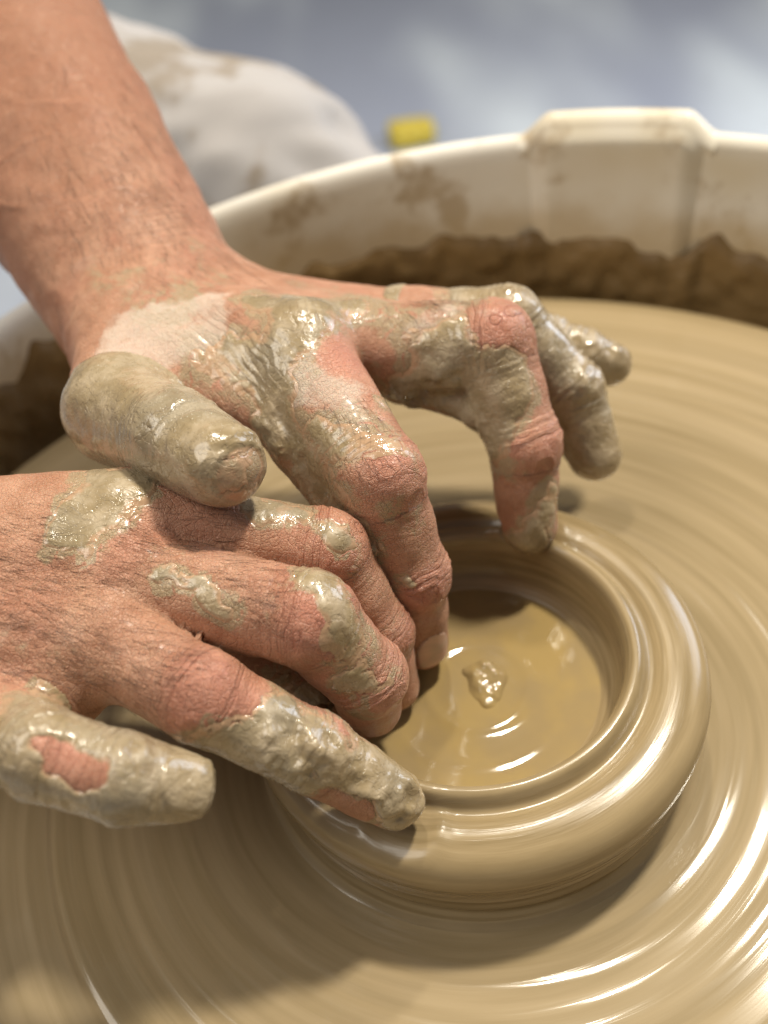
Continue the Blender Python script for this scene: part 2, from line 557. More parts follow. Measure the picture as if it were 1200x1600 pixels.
def water_h(r, z, T):
    w = 1 + .35 * np.cos(T * 2 + .8)
    d = .22 * w * np.exp(-((r - 14 - np.cos(T)) / 1.7) ** 2) + .19 * np.exp(-((r - 24.5 + .8 * np.sin(T)) / 1.9) ** 2) * (.5 + .5 * np.cos(T + 1.3))
    q = np.stack([np.cos(T) * 1.3, np.sin(T) * 1.3, r / 9], -1).reshape(-1, 3)
    d = d + .05 * noise(q, 1, 21).reshape(r.shape) * sstep(2, 9, r)
    return r * 0, d + .5 * sstep(20, 33, r)


v, f = lathe([(.02, 14.0)] + [(x, 14.0) for x in np.arange(.5, 35.4, .5)], 240, water_h)
link('water', quad_mesh('water', v, f[:, ::-1]), MWATER, kind='structure')

# splash pan round the wheel: two halves joined by a sleeve
PC = vec(4.0, 0.0); PR = 232.8
pan = thing('splash_pan', 'cream plastic splash pan with clay-caked inner wall behind the wheel', 'splash pan')


def tilt(v):
    v[:, 2] += -13 + .06 * v[:, 0] + .06 * v[:, 1]
    return v


prof = smooth_profile([(PR - 12, -60), (PR - 10, -30), (PR - 6, 5), (PR - 2.5, 30), (PR - 1, 46), (PR + .5, 51), (PR + 3.5, 53), (PR + 6.5, 51), (PR + 7, 46), (PR + 5, 20), (PR, -30), (PR - 3, -64), (PR - 40, -66), (60, -66)], 2.5)
v, f = lathe(prof, 300)
v[:, :2] += PC
v = tilt(v)
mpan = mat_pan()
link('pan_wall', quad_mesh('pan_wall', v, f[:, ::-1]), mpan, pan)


def arc_shell(prof, t0, t1, nseg, hf=None):
    prof = np.asarray(prof, float); n = len(prof)
    th = np.linspace(t0, t1, nseg)
    r = np.repeat(prof[:, 0][:, None], nseg, 1); z = np.repeat(prof[:, 1][:, None], nseg, 1); T = np.repeat(th[None], n, 0)
    if hf is not None: r, z = hf(r, z, T)
    v = np.stack([PC[0] + r * np.cos(T), PC[1] + r * np.sin(T), z], -1).reshape(-1, 3)
    v = tilt(v)
    i = np.arange(n - 1)[:, None]; j = np.arange(nseg - 1)[None]
    f = np.stack([i * nseg + j, (i + 1) * nseg + j, (i + 1) * nseg + j + 1, i * nseg + j + 1], -1).reshape(-1, 4)
    return v, f


def sleeve_r(r, z, T):
    e = np.minimum(T - T.min(), T.max() - T)
    k = sstep(0, .055, e) * 11 - 5
    out = np.sign(r - PR - 3.5)
    top = z > 50
    return np.where(top, r, r + out * k * .5), z + np.where(z > 40, k * .75, 0)


SL0, SL1 = 0.995, 1.322
v, f = arc_shell(smooth_profile([(PR - 10.5, -40), (PR - 6.5, 5), (PR - 3.4, 30), (PR - 2.5, 46), (PR - 1, 53), (PR + 3.5, 56.5), (PR + 8.5, 53.5), (PR + 9, 46), (PR + 7, 20)], 2.0), SL0, SL1, 90, sleeve_r)
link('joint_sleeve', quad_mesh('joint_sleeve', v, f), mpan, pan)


def crust_r(r, z, T):
    p = np.stack([T * 9, T * 0, T * 0], -1).reshape(-1, 3)
    top = 19.0 + 8 * noise(p, 1, 31).reshape(T.shape) + 5 * noise(p * 2.7, 1, 32).reshape(T.shape) + 1.5 * noise(p * 8, 1, 33).reshape(T.shape)
    top = top - 9 * sstep(1.35, .95, T) + sstep(2.0, 2.25, T) * (22 + 24 * noise(p * .8, 1, 35).reshape(T.shape))
    k = (z + 60) / 60.0
    z2 = -60 + k * (top + 60)
    base = np.interp(z2, [-60, -30, 5, 30, 46], [PR - 12, PR - 10, PR - 6, PR - 2.5, PR - 1])
    q = np.stack([T * 40, z2 / 6, T * 0], -1).reshape(-1, 3)
    thick = (3.0 + 1.4 * noise(q, 1, 34).reshape(T.shape)) * sstep(1.0, .93, k) - .8
    return base - thick - np.where((T > SL0) & (T < SL1), 3.4, 0), z2


v, f = arc_shell([(0, zz) for zz in np.linspace(-60, 0, 40)], -.3, 3.6, 420, crust_r)
link('clay_crust', quad_mesh('clay_crust', v, f), mat_crust(), pan)

# a yellow sponge on the floor behind


def sponge_fn(p):
    q = np.abs(p - SPC) - vec(26, 18, 7)
    return np.linalg.norm(np.maximum(q, 0), axis=1) + np.minimum(q.max(1), 0) - 9 + 2.5 * fbm(p, 18, 2, 3)


SPC = np.array((125.3, 1398.2, -480.0)) + vec(0, 0, 14)
v, f, _ = sdf_mesh(sponge_fn, SPC - vec(75, 60, 50), SPC + vec(75, 60, 50), 5, 0)
link('sponge', quad_mesh('sponge', v, f), mat_sponge(), label='small yellow sponge lying on the floor behind the splash pan', category='sponge')

# ------------------------------------------------------------------ the potter
person = thing('person', 'potter leaning in with clay-smeared bare forearm and both hands shaping the pot', 'person')

class Hand: pass


def mk(palm, fingers, kp, kw, extra=(), tendons=(0, 0)):
    h = Hand(); h.extra = [(np.array(a, float), np.array(b, float), ra, rb) for a, b, ra, rb in extra]; h.palm = [(np.array(a, float), np.array(b, float), ra, rb) for a, b, ra, rb in palm]
    h.f = []
    for nm, js, rs, dors in fingers:
        js = [np.array(j, float) for j in js]
        d = np.array(dors, float); d /= np.linalg.norm(d)
        h.f.append((nm, js, rs, d))
    h.kp, h.kw = kp, kw; h.tendons = tendons
    return h


def finger_fn(p, fg):
    nm, js, rs, dors = fg
    d = None
    for i in range(len(js) - 1):
        lean = .94 if i else 1.0                      # the shaft of a phalanx is leaner than its joints
        mid = js[i] * .5 + js[i + 1] * .5; rm = (rs[i] + rs[i + 1]) * .5 * lean
        c = smin(rcone(p, js[i], mid, rs[i], rm), rcone(p, mid, js[i + 1], rm, rs[i + 1]), 2.0) if i else rcone(p, js[i], js[i + 1], rs[i], rs[i + 1])
        d = c if d is None else smin(d, c, 3.0)
    # bony joints on the back, fleshy pads between them
    for i in range(1, len(js) - 1):
        ax = js[i + 1] - js[i - 1]; ax /= np.linalg.norm(ax)
        dn = dors - ax * (dors @ ax); dn /= np.linalg.norm(dn)
        c = js[i] + dn * rs[i] * .26
        d = smin(d, np.linalg.norm(p - c, axis=1) - rs[i] * .75, 4.0)
    for i in range(len(js) - 1):
        ax = js[i + 1] - js[i]; ax /= np.linalg.norm(ax)
        dn = dors - ax * (dors @ ax); dn /= np.linalg.norm(dn)
        m = (js[i] * .5 + js[i + 1] * .5) - dn * .20 * (rs[i] + rs[i + 1]) * .5
        L = np.linalg.norm(js[i + 1] - js[i]) * .22
        r = (rs[i] + rs[i + 1]) * .5 * .82
        d = smin(d, rcone(p, m - ax * L, m + ax * L, r, r * .97), 3.5)
    return d


def hand_fn(h):
    def fn(p):
        d = None
        for a, b, ra, rb in h.palm:
            c = rcone(p, a, b, ra, rb)
            d = c if d is None else smin(d, c, h.kp)
        t = d
        for fg in h.f:
            js = np.array(fg[1]); near = ((p > js.min(0) - 26) & (p < js.max(0) + 26)).all(1)
            df = np.full(len(p), 40.0)
            if near.any(): df[near] = finger_fn(p[near], fg)
            t = smin(t, smin(d, df, h.kw), .9)
        for a, b, ra, rb in h.extra:
            t = smin(t, rcone(p, a, b, ra, rb), 4.0)
        return t
    return fn


LEFT = mk(
    palm=[
        ((-72.4, 110.0, 78.6), (-135.4, 271.9, 140.0), 22, 37),
        ((-83.0, 100.7, 77.6), (-134.8, 220.9, 116.3), 18, 30),
        ((-64.3, 112.8, 75.7), (-91.8, 188.2, 104.3), 16, 17),
        ((-74.8, 93.0, 81.2), (-29.9, 63.9, 88.6), 15, 11.5),
        ((-65.2, 99.0, 78.7), (-17.2, 75.8, 79.3), 14, 11),
        ((-62.3, 106.8, 75.3), (1.3, 90.4, 71.4), 14, 9),
        ((-61.6, 115.9, 70.3), (12.8, 102.0, 58.9), 13, 8.5),
        ((-78.0, 85.1, 81.7), (-80.0, 52.6, 85.7), 16, 12.5),
        ((-73.6, 74.2, 82.0), (-39.1, 60.2, 82.0), 12, 8.5),
        ((-58.8, 87.5, 72.7), (-8.9, 81.7, 66.8), 13, 8),
        ((-59.8, 60.8, 82.6), (-40.4, 47.8, 77.9), 9, 7),
    ],
    fingers=[
        ('thumb', [(-79.2, 50.4, 86.2), (-61.5, 25.8, 94.0), (-50.3, 11.5, 96.4)], [12.6, 11.3, 9.6], (9.0, -23.7, 33.0)),
        ('index', [(-31.3, 59.7, 87.1), (-16.1, 19.4, 77.4), (-12.1, 12.0, 49.8), (-11.8, 10.1, 23.5)], [13.0, 11.0, 9.5, 7.4], (24.3, -14.1, 28.5)),
        ('middle', [(-15.9, 72.1, 78.4), (20.0, 60.9, 81.2), (24.6, 44.3, 58.5), (23.6, 35.7, 35.3)], [13.2, 11.2, 9.8, 7.9], (18.0, -15.3, 20.1)),
        ('ring', [(1.2, 89.6, 71.9), (28.1, 80.3, 73.9), (43.3, 67.4, 55.0), (47.8, 57.8, 37.9)], [9.5, 9.4, 9.0, 8.0], (16.3, -18.6, 23.9)),
        ('little', [(12.8, 102.0, 58.9), (38.3, 93.9, 56.3), (51.2, 89.0, 51.3), (60.8, 88.9, 45.5)], [8.6, 7.6, 7.2, 6.6], (-0.7, -1.5, 24.2)),
    ], kp=11.0, kw=7.0, extra=[
        ((-41.0, 51.3, 78.5), (-35.9, 39.5, 75.1), 5.5, 6.0), ((-35.9, 39.5, 75.1), (-27.1, 21.6, 68.2), 6.0, 5.5), ((-27.1, 21.6, 68.2), (-22.8, 13.0, 62.1), 5.0, 4.6), ((-22.8, 13.0, 62.1), (-20.8, 8.2, 50.1), 4.4, 3.2),
        ((-6.1, 65.7, 67.5), (6.7, 60.2, 67.7), 4.6, 5.2), ((6.7, 60.2, 67.7), (14.4, 52.2, 63.7), 4.5, 4.0)])

RIGHT = mk(
    palm=[
        ((-138.1, 14.7, 76.8), (-197.7, 42.3, 80.8), 22, 30),
        ((-132.7, 16.3, 82.8), (-76.3, 16.4, 81.4), 14, 10.5),
        ((-131.7, 9.3, 81.3), (-78.7, 3.3, 78.0), 14, 10.5),
        ((-132.0, 2.7, 77.4), (-81.7, -13.5, 73.7), 14, 10.5),
        ((-134.4, -2.0, 69.7), (-94.5, -20.7, 67.7), 15, 10.5),
        ((-132.6, 21.4, 68.0), (-84.7, 14.5, 63.8), 14, 11),
        ((-136.7, 30.1, 74.0), (-107.7, 37.7, 61.8), 14, 11),
    ],
    fingers=[
        ('index', [(-76.5, 15.9, 80.9), (-31.2, 5.4, 70.2), (-22.8, 0.3, 43.5), (-21.8, -1.1, 21.9)], [10.4, 9.4, 8.6, 7.4], (9.6, -10.1, 32.6)),
        ('middle', [(-79.0, 2.3, 77.0), (-36.2, -16.7, 71.8), (-26.8, -18.2, 50.3), (-27.5, -12.5, 30.3)], [10.8, 10.6, 9.2, 7.8], (21.4, -20.2, 36.6)),
        ('ring', [(-81.5, -14.6, 74.0), (-61.0, -31.5, 71.0), (-40.2, -39.0, 54.7), (-25.2, -43.8, 38.3)], [10.4, 9.6, 8.6, 6.9], (12.2, -20.1, 51.0)),
        ('little', [(-109.0, -26.9, 70.0), (-90.4, -44.6, 77.6), (-74.8, -50.8, 74.1), (-64.5, -51.2, 68.0)], [9.4, 8.7, 8.3, 6.5], (19.7, -24.8, 46.2)),
        ('thumb', [(-108.8, 33.0, 57.0), (-66.0, 11.7, 40.8), (-45.3, -1.4, 27.4), (-32.3, -4.3, 13.0)], [12, 11, 10, 8], (10.0, -11.6, 31.1)),
    ], kp=10.0, kw=6.0, tendons=(1, 5))

# ---- what lies on the skin: (x, y, z, radius, strength)
CLAY_L = [(-58.5, 57.5, 94.2, 9, 0.3),
          (-49.2, 53.1, 91.5, 9, 0.35),
          (-64.8, 76.9, 98.5, 9, 0.3),
          (-10.9, 16.5, 88.3, 8, 0.3),
          (-19.3, 21.7, 89.6, 9, 0.3),
          (16.3, 37.8, 59.4, 8, 0.3),
          (-16.3, 7.5, 77.2, 6, 0.25),
          (-4.6, 64.1, 91.1, 8, 0.3),
          (16.1, 64.8, 92.6, 6, 0.3),
          (-27.6, 55.8, 100.1, 8, 1),
          (-34.9, 50.7, 97.2, 7, 1),
          (-41.1, 48.5, 91.1, 6, 1),
          (-39.4, 40.9, 84.3, 6, 1),
          (-40.4, 70.6, 99.8, 5, 0.8),
          (-31.8, 66.9, 100.9, 6, 0.9),
          (-14.1, 70.3, 92.9, 5, 0.8),
          (-21.0, 66.5, 97.1, 5, 0.8),
          (-45.4, 55.0, 93.3, 4, 0.7),
          (-48.3, 59.3, 95.0, 4, 0.6),
          (-37.1, 34.5, 80.7, 6, 1),
          (-33.4, 27.2, 76.6, 6, 1),
          (-29.0, 17.8, 73.4, 6, 1),
          (-25.5, 11.9, 68.4, 6, 1),
          (-23.5, 7.4, 63.6, 5, 1),
          (-25.6, 23.2, 87.8, 5, 0.6),
          (-21.6, 4.9, 51.6, 3, 0.6),
          (-28.2, 27.8, 88.5, 4, 0.6),
          (-38.4, 43.6, 89.2, 6, 0.9),
          (5.2, 53.7, 84.0, 8, 1),
          (9.6, 52.2, 78.0, 8, 1),
          (-2.3, 57.9, 70.7, 7, 1),
          (12.0, 49.1, 69.0, 7, 1),
          (13.7, 44.7, 61.0, 6, 1),
          (7.2, 54.7, 87.0, 6, 1),
          (12.6, 50.1, 76.8, 7, 1),
          (-7.4, 58.2, 72.6, 5, 0.8),
          (22.8, 28.3, 32.6, 6, 1),
          (26.7, 30.9, 44.4, 4.5, 1),
          (20.1, 29.4, 38.7, 4.5, 0.9),
          (29.6, 33.9, 50.6, 3, 0.7),
          (21.1, 42.3, 72.5, 5, 0.7),
          (20.4, 46.0, 78.3, 5, 0.7),
          (16.4, 47.4, 78.0, 8, 1),
          (-11.1, 36.6, 85.5, 4, 0.8),
          (-13.0, 3.1, 55.8, 1.6, 1),
          (21.2, 49.0, 84.2, 4, 0.6)]
CLAY_R = [(-26.4, -23.2, 70.1, 7, 0.38),
          (-22.4, -25.0, 57.4, 6, 0.4),
          (-29.4, -27.9, 51.0, 6, 0.4),
          (-34.2, -27.6, 75.5, 6, 0.3),
          (-51.7, -15.6, 82.7, 6, 0.3),
          (-80.0, 7.7, 91.8, 9, 0.3),
          (-26.9, -3.5, 73.9, 5, 0.35),
          (-57.4, -40.7, 75.4, 6, 0.3),
          (-72.9, 10.4, 91.7, 9, 0.28),
          (-82.8, 3.2, 90.8, 5, 1),
          (-87.0, 0.7, 90.3, 4.5, 1),
          (-77.9, 8.3, 91.8, 4.5, 0.9),
          (-85.6, 6.6, 92.2, 4, 0.8),
          (-73.1, 17.0, 92.6, 4, 1),
          (-80.9, 20.3, 92.4, 4, 0.9),
          (-68.9, 15.4, 91.1, 3.5, 0.8),
          (-39.6, 9.2, 82.0, 4, 0.9),
          (-33.9, 8.0, 80.8, 3.5, 0.8),
          (-45.3, 11.4, 83.3, 4, 0.9),
          (-65.2, -8.6, 85.0, 3, 1),
          (-59.7, -11.1, 84.3, 3, 0.9),
          (-56.6, -15.0, 82.3, 2.8, 0.7),
          (-54.4, -18.1, 79.9, 2.4, 0.6),
          (-28.4, 2.1, 80.1, 3.2, 1),
          (-25.4, -0.7, 77.0, 3, 1),
          (-31.5, -15.4, 82.6, 3.5, 1),
          (-29.4, -20.7, 80.9, 4, 0.9),
          (-27.0, -22.9, 75.4, 4, 0.7),
          (-33.5, -13.0, 82.6, 3.4, 0.9),
          (-27.9, -26.7, 61.2, 3.5, 0.9),
          (-32.2, -27.3, 62.0, 3, 0.8),
          (-48.4, -3.7, 38.9, 5, 0.9),
          (-41.4, -9.8, 33.9, 5, 0.9),
          (-45.7, -40.7, 68.4, 6, 1),
          (-41.3, -43.4, 64.1, 7, 1),
          (-36.7, -46.5, 60.3, 7, 1),
          (-45.2, -46.7, 58.2, 6, 1),
          (-51.9, -44.1, 64.7, 6, 1),
          (-31.1, -46.7, 52.4, 7, 1),
          (-25.0, -47.3, 46.1, 7, 1),
          (-20.6, -47.8, 41.5, 6, 1),
          (-26.9, -44.8, 50.6, 5, 0.9),
          (-57.7, -42.4, 65.7, 5, 0.8),
          (-63.6, -40.5, 66.3, 5, 0.6),
          (-24.3, -49.7, 42.0, 5, 1)]
DRY_L = [(-58.0, 69.2, 97.2, 10, 1),
          (-66.5, 65.0, 96.6, 10, 1),
          (-74.1, 57.7, 98.2, 9, 0.9),
          (-55.0, 60.7, 95.3, 7, 0.7),
          (-72.9, 67.3, 98.4, 9, 0.8),
          (-27.9, 40.2, 94.7, 6, 0.8),
          (-22.2, 35.1, 93.4, 7, 0.8),
          (-31.5, 38.8, 92.5, 6, 0.8),
          (-27.8, 47.6, 97.1, 4, 0.8),
          (-50.8, 75.1, 98.9, 7, 0.7),
          (9.2, 64.5, 92.2, 6, 0.7),
          (0.9, 61.3, 90.8, 5, 0.6),
          (-79.2, 48.0, 100.3, 8, 0.8),
          (19.1, 58.0, 93.4, 5, 0.7),
          (-18.6, 27.1, 91.0, 6, 0.6),
          (-43.1, 48.6, 89.5, 4, 0.5)]
RED_L = [(19.1, 53.7, 91.4, 7, 1),
          (19.7, 36.7, 64.2, 6, 0.6),
          (-16.3, 51.6, 89.9, 10, 0.7),
          (-13.3, 11.4, 86.3, 7, 0.8),
          (-8.5, 2.5, 53.4, 7, 0.9),
          (-12.6, 2.4, 44.7, 6, 0.7),
          (-9.2, 8.6, 70.2, 6, 0.5),
          (-22.6, 45.3, 95.7, 9, 0.7),
          (29.6, 35.4, 63.1, 5, 0.6),
          (-51.3, 50.6, 89.6, 5, 0.7)]
RED_R = [(-58.8, -36.3, 80.7, 9, 1),
          (-36.1, -25.5, 79.8, 9, 0.8),
          (-26.6, -23.8, 68.7, 7, 0.6),
          (-77.4, -4.8, 87.6, 10, 0.6),
          (-27.8, -2.2, 77.0, 6, 0.7),
          (-48.7, -35.8, 72.6, 8, 0.7),
          (-83.5, -50.8, 83.9, 8, 0.8),
          (-68.1, 3.8, 86.7, 9, 0.5),
          (-24.3, -26.9, 55.7, 7, 0.6),
          (-59.5, -53.5, 71.5, 4, 0.6),
          (-30.6, -23.5, 39.6, 6, 0.6)]
BARE_L = []
BARE_R = [(-86.2, -49.4, 85.4, 3.2, 1),
          (-83.8, -51.3, 83.6, 4.4, 1),
          (-80.2, -52.0, 83.2, 3.4, 1),
          (-77.2, -54.9, 82.5, 2.4, 0.9),
          (-37.6, -48.1, 46.8, 5, 0.8),
          (-32.3, -49.4, 45.5, 4, 0.7)]
VIEW = np.array(Fw)


def warp(p, a=2.4, b=1.0):
    w = np.stack([fbm(p, 7.0, 1, 91 + k) for k in range(3)], 1) * a
    return p + w + np.stack([noise(p, 2.6, 95 + k) for k in range(3)], 1) * b


def field(p, blobs, deep=1.7):
    """soft union of smears: 1 at a centre, 0 at its rim, below 0 outside"""
    g = np.zeros(len(p))
    for (x, y, z, r, s) in blobs:
        d = p - vec(x, y, z)
        a = d @ VIEW
        d2 = np.einsum('ij,ij->i', d, d) - a * a + (a / deep) ** 2
        g = g + s * np.exp(-1.2 * d2 / (r * r))
    return np.minimum((g - .30) / .7, 1.2)


def finger_coords(h, p, n):
    """axial coordinate along the nearest finger, wrinkle weight and distance along it"""
    best = np.full(len(p), 1e9); ax = np.zeros(len(p)); wr = np.zeros(len(p)); fid = np.zeros(len(p), int) - 1; red = np.zeros(len(p))
    for k, (nm, js, rs, dors) in enumerate(h.f):
        s0 = 0.0; joints = []
        d = np.full(len(p), 1e9); s = np.zeros(len(p))
        for i in range(len(js) - 1):
            ba = js[i + 1] - js[i]; L = np.linalg.norm(ba); t = (p - js[i]) @ ba / L
            lo = -60 if i == 0 else 0
            t = np.clip(t, lo, L if i < len(js) - 2 else L + 9)
            q = np.linalg.norm(p - js[i] - np.clip(t, 0, L)[:, None] * ba / L, axis=1) - (rs[i] + rs[i + 1]) / 2
            m = q < d
            d = np.where(m, q, d); s = np.where(m, s0 + t, s)
            s0 += L
            if i < len(js) - 2: joints.append(s0)
        w = .16 * sstep(-2, 14, s)
        for j in joints: w = w + .95 * np.exp(-((s - j) / 6.5) ** 2)
        dn = n @ dors
        w = w * (.35 + .65 * sstep(-.1, .5, dn)) * sstep(s0 + 4, s0 - 10, s)
        r_ = sum(np.exp(-((s - j) / 8) ** 2) for j in joints) * sstep(0, .6, dn) + .9 * sstep(s0 - 12, s0, s) * sstep(.5, -.2, dn)
        m = d < best
        best = np.where(m, d, best); ax = np.where(m, s + 37 * k, ax); wr = np.where(m, w, wr); fid = np.where(m, k, fid); red = np.where(m, r_, red)
    return ax, wr, fid, red, best


def build_hand(name, h, clay, dry, redb, bare, full, h0, lumps, creases, plates, slip, label):
    fn = hand_fn(h)
    pts = np.array([q for a, b, _, _ in h.palm for q in (a, b)] + [q for fg in h.f for q in fg[1]])
    rr = max([max(a[2], a[3]) for a in h.palm])
    lo = pts.min(0) - 20; hi = pts.max(0) + 20
    far = h.palm[0][1]; r = h.palm[0][3]
    lo = np.minimum(lo, far - r - 4); hi = np.maximum(hi, far + r + 4)
    v, f, n = sdf_mesh(fn, lo, hi, h0, 2)
    ax, wr, fid, red, fd = finger_coords(h, v, n)
    for (x, y, z, r, w, dx, dy, dz) in creases:
        wz = w * np.exp(-np.sum((v - vec(x, y, z)) ** 2, 1) / (r * r))
        big = wz > wr
        ax = np.where(big, v @ vec(dx, dy, dz) + 500, ax); wr = np.where(big, wz, wr)
    nail_e = None; plate = np.zeros(len(v)); past = np.zeros(len(v))
    for (k, dx, dy, dz, width, length, ahead) in plates:
        nm, js, rs, _ = h.f[k]
        a = js[-1] - js[-2]; a = a / np.linalg.norm(a)
        dd = vec(dx, dy, dz); dd = dd - a * (dd @ a); dd /= np.linalg.norm(dd); sd = np.cross(a, dd)
        q = v - js[-1]; x = q @ a - ahead; y = q @ sd; up = n @ dd
        on = (fid == k) * sstep(-.1, .25, up)
        yy = np.abs(y) / (width / 2); xx = (x + length / 2) / (length / 2)
        e = 1 - np.maximum(np.abs(yy) ** 2.2 + np.maximum(-xx, 0) ** 2.2, np.maximum(xx, 0) + .06 * yy ** 2)
        if k == 1:
            nail_e = np.where((on > .3), e, -1)
            continue
        plate = np.maximum(plate, on * sstep(-.02, .16, e))
        past = np.maximum(past, (fid == k) * sstep(.0, 1.2, x - .3) * sstep(-.75, -.2, up + .25 * (np.abs(yy) < 1)))
    # flesh: veins, tendons, slack skin
    body = sstep(-1, 8, fd)
    v = v + n * (.55 * fbm(v, 15, 2, 41) * (.5 + body) + .22 * fbm(v, 4.5, 2, 43))[:, None]
    wr = wr * (1 - plate)
    v = v + n * (.42 * plate - .35 * past)[:, None]
    v = v + n * (-.42 * wr * np.abs(np.sin(ax * 1.25 + 2.2 * noise(v, 6, 44))) ** .5)[:, None]
    for a, b, ra, rb in h.palm[h.tendons[0]:h.tendons[1]]:
        ba = b - a; L = np.linalg.norm(ba); ba = ba / L
        t = (v - a) @ ba; w = v - a - t[:, None] * ba
        lat = np.linalg.norm(w - n * np.einsum('ij,ij->i', w, n)[:, None], axis=1)
        up = np.einsum('ij,ij->i', w, n)
        v = v + n * (.75 * np.exp(-(lat / 2.3) ** 2) * sstep(0, .4 * L, t) * sstep(L + 6, L - 8, t) * sstep(3, 8, up) * body * (n @ VIEW < .2))[:, None]
    ve = np.abs(fbm(v, 24, 2, 47)); v = v + n * (.24 * np.exp(-(ve / .075) ** 2) * body * (1 - np.clip(wr * 2, 0, 1)))[:, None]
    # clay cover
    pw = warp(v)
    raw = field(pw, clay)
    for k, s0 in full.items():
        e = ax - 37 * k - s0[0] + 5 * fbm(v, 6, 2, 57)
        raw = np.maximum(raw, np.where((fid == k) & (fd < 3.5), np.clip(e / 8, -1, 1) * s0[1], -1))
    if len(bare): raw = raw - 1.5 * sstep(-.3, .6, field(pw, bare) + .25 * fbm(v, 3, 2, 59))
    raw = raw - .72 * past
    raw = raw - .30 * (np.abs(fbm(v, 5, 2, 58)) < .05) * (raw < .6)
    nz = fbm(v, 5, 3, 51)
    mraw = raw + .30 * nz
    m = sstep(.0, .30, mraw)
    film = np.maximum(sstep(-.42, -.26, raw) * sstep(-.62, .15, raw + .50 * fbm(v, 9, 3, 52)), slip[0] * sstep(98, 60, np.linalg.norm(v - np.array(slip[1:]), axis=1)) * sstep(-.1, .5, fbm(v, 12, 3, 53) + .5 * wr))
    dr = np.clip(field(pw, dry) * .8 + .40, 0, 1.1) if len(dry) else np.zeros(len(v))
    rd = np.clip(np.clip(red, 0, 1) * .5 + np.clip(field(v, redb), 0, 1) * 1.0, 0, 1)
    film = film * (1 - .75 * sstep(.25, .8, rd) * (raw < .1))
    tuck = .5 * m
    skin = quad_mesh(name, v - n * tuck[:, None] * .5, f, dict(tan=sstep(60, 130, np.linalg.norm(v - np.array(slip[1:]), axis=1)), red=rd, film=film, dry=dr, wr=wr, ax=ax))
    o = link(name, skin, MSKIN, person, label=label)
    # clay as its own skin of varying thickness, sinking under the flesh at its edge
    keep = (m[f] > .001).any(1)
    fk = f[keep]; used = np.unique(fk); remap = -np.ones(len(v), np.int64); remap[used] = np.arange(len(used))
    vv = v[used]; mm = m[used]; nn = n[used]
    lump = np.clip(field(vv, lumps, deep=1.5) + .25, 0, 1) if len(lumps) else 0
    rm = mraw[used]; tn = sstep(.15, .95, rm)
    th = -.20 + mm * .30 + tn * (.20 + .22 * fbm(vv, 9, 2, 61)) + tn * .12 * fbm(vv, 3.2, 2, 62) + tn * lump * (1.0 + 2.2 * fbm(vv, 4.6, 2, 63))
    dk = np.clip(fbm(vv, 14, 2, 71) * .9 + .1, 0, 1)
    link('wet_clay', quad_mesh('wet_clay', vv + nn * th[:, None], remap[fk], dict(dark=dk, wr=wr[used], ax=ax[used], thin=sstep(.05, .95, rm))), MCLAY, o)
    if nail_e is not None:
        kf = f[(nail_e[f] > -.04).all(1)]; us = np.unique(kf); rm_ = -np.ones(len(v), np.int64); rm_[us] = np.arange(len(us))
        ve = v[us] + n[us] * (-.14 + .42 * sstep(-.03, .16, nail_e[us]))[:, None]
        link('fingernail', quad_mesh('fingernail', ve, rm_[kf]), MNAIL, o)
    return o, v, n, f, m


MSKIN = mat_skin(); MCLAY = mat_clay(); MNAIL = mat_nail(); MHAIR = mat_hair()
left, LV, LN, LF, LM = build_hand('arm', LEFT, CLAY_L, DRY_L, RED_L, BARE_L, {0: (-12, .9), 3: (8, .9), 4: (10, .9)}, 2.1, [(-36.2, 31.3, 77.9, 5, 1),
          (-25.6, 11.5, 67.8, 6, 1),
          (-23.5, 7.4, 63.6, 4, 1),
          (4.6, 54.3, 75.3, 7, 0.9),
          (-4.1, 58.7, 69.7, 6, 1),
          (12.3, 47.4, 65.9, 5, 0.8),
          (-50.7, 6.6, 104.6, 6, 0.5),
          (-42.8, 10.5, 102.3, 4, 0.6),
          (46.4, 90.1, 61.1, 5, 1),
          (60.9, 84.7, 51.7, 5, 0.8),
          (46.4, 60.4, 62.0, 6, 0.7),
          (-39.7, 40.0, 83.0, 5, 0.9)], [(-42.4, 51.2, 92.5, 11, 1.0, 0.873, 0.341, 0.349),
          (-51.4, 63.8, 96.4, 9, 0.7, 0.744, 0.466, 0.478),
          (-14.0, 70.8, 93.0, 7, 0.8, 0.935, -0.248, -0.254),
          (-58.6, 108.3, 97.9, 16, 0.5, 0.156, -0.690, -0.707),
          (-63.4, 118.4, 102.6, 14, 0.5, 0.156, -0.690, -0.707),
          (-28.7, 61.3, 101.5, 7, 0.6, 0.988, 0.109, 0.112),
          (-3.0, 56.0, 84.0, 8, 0.4, 0.986, -0.115, -0.118)], [(0, 8.3, -18.6, 22.5, 15.5, 15.0, 6.0), (1, 4.8, -11.5, 12.5, 9.8, 13.5, 3.4)], (.62, -39.1, 55.8, 83.2), 'bare forearm and hand arched over the pot, fingers patched with wet and dried clay')
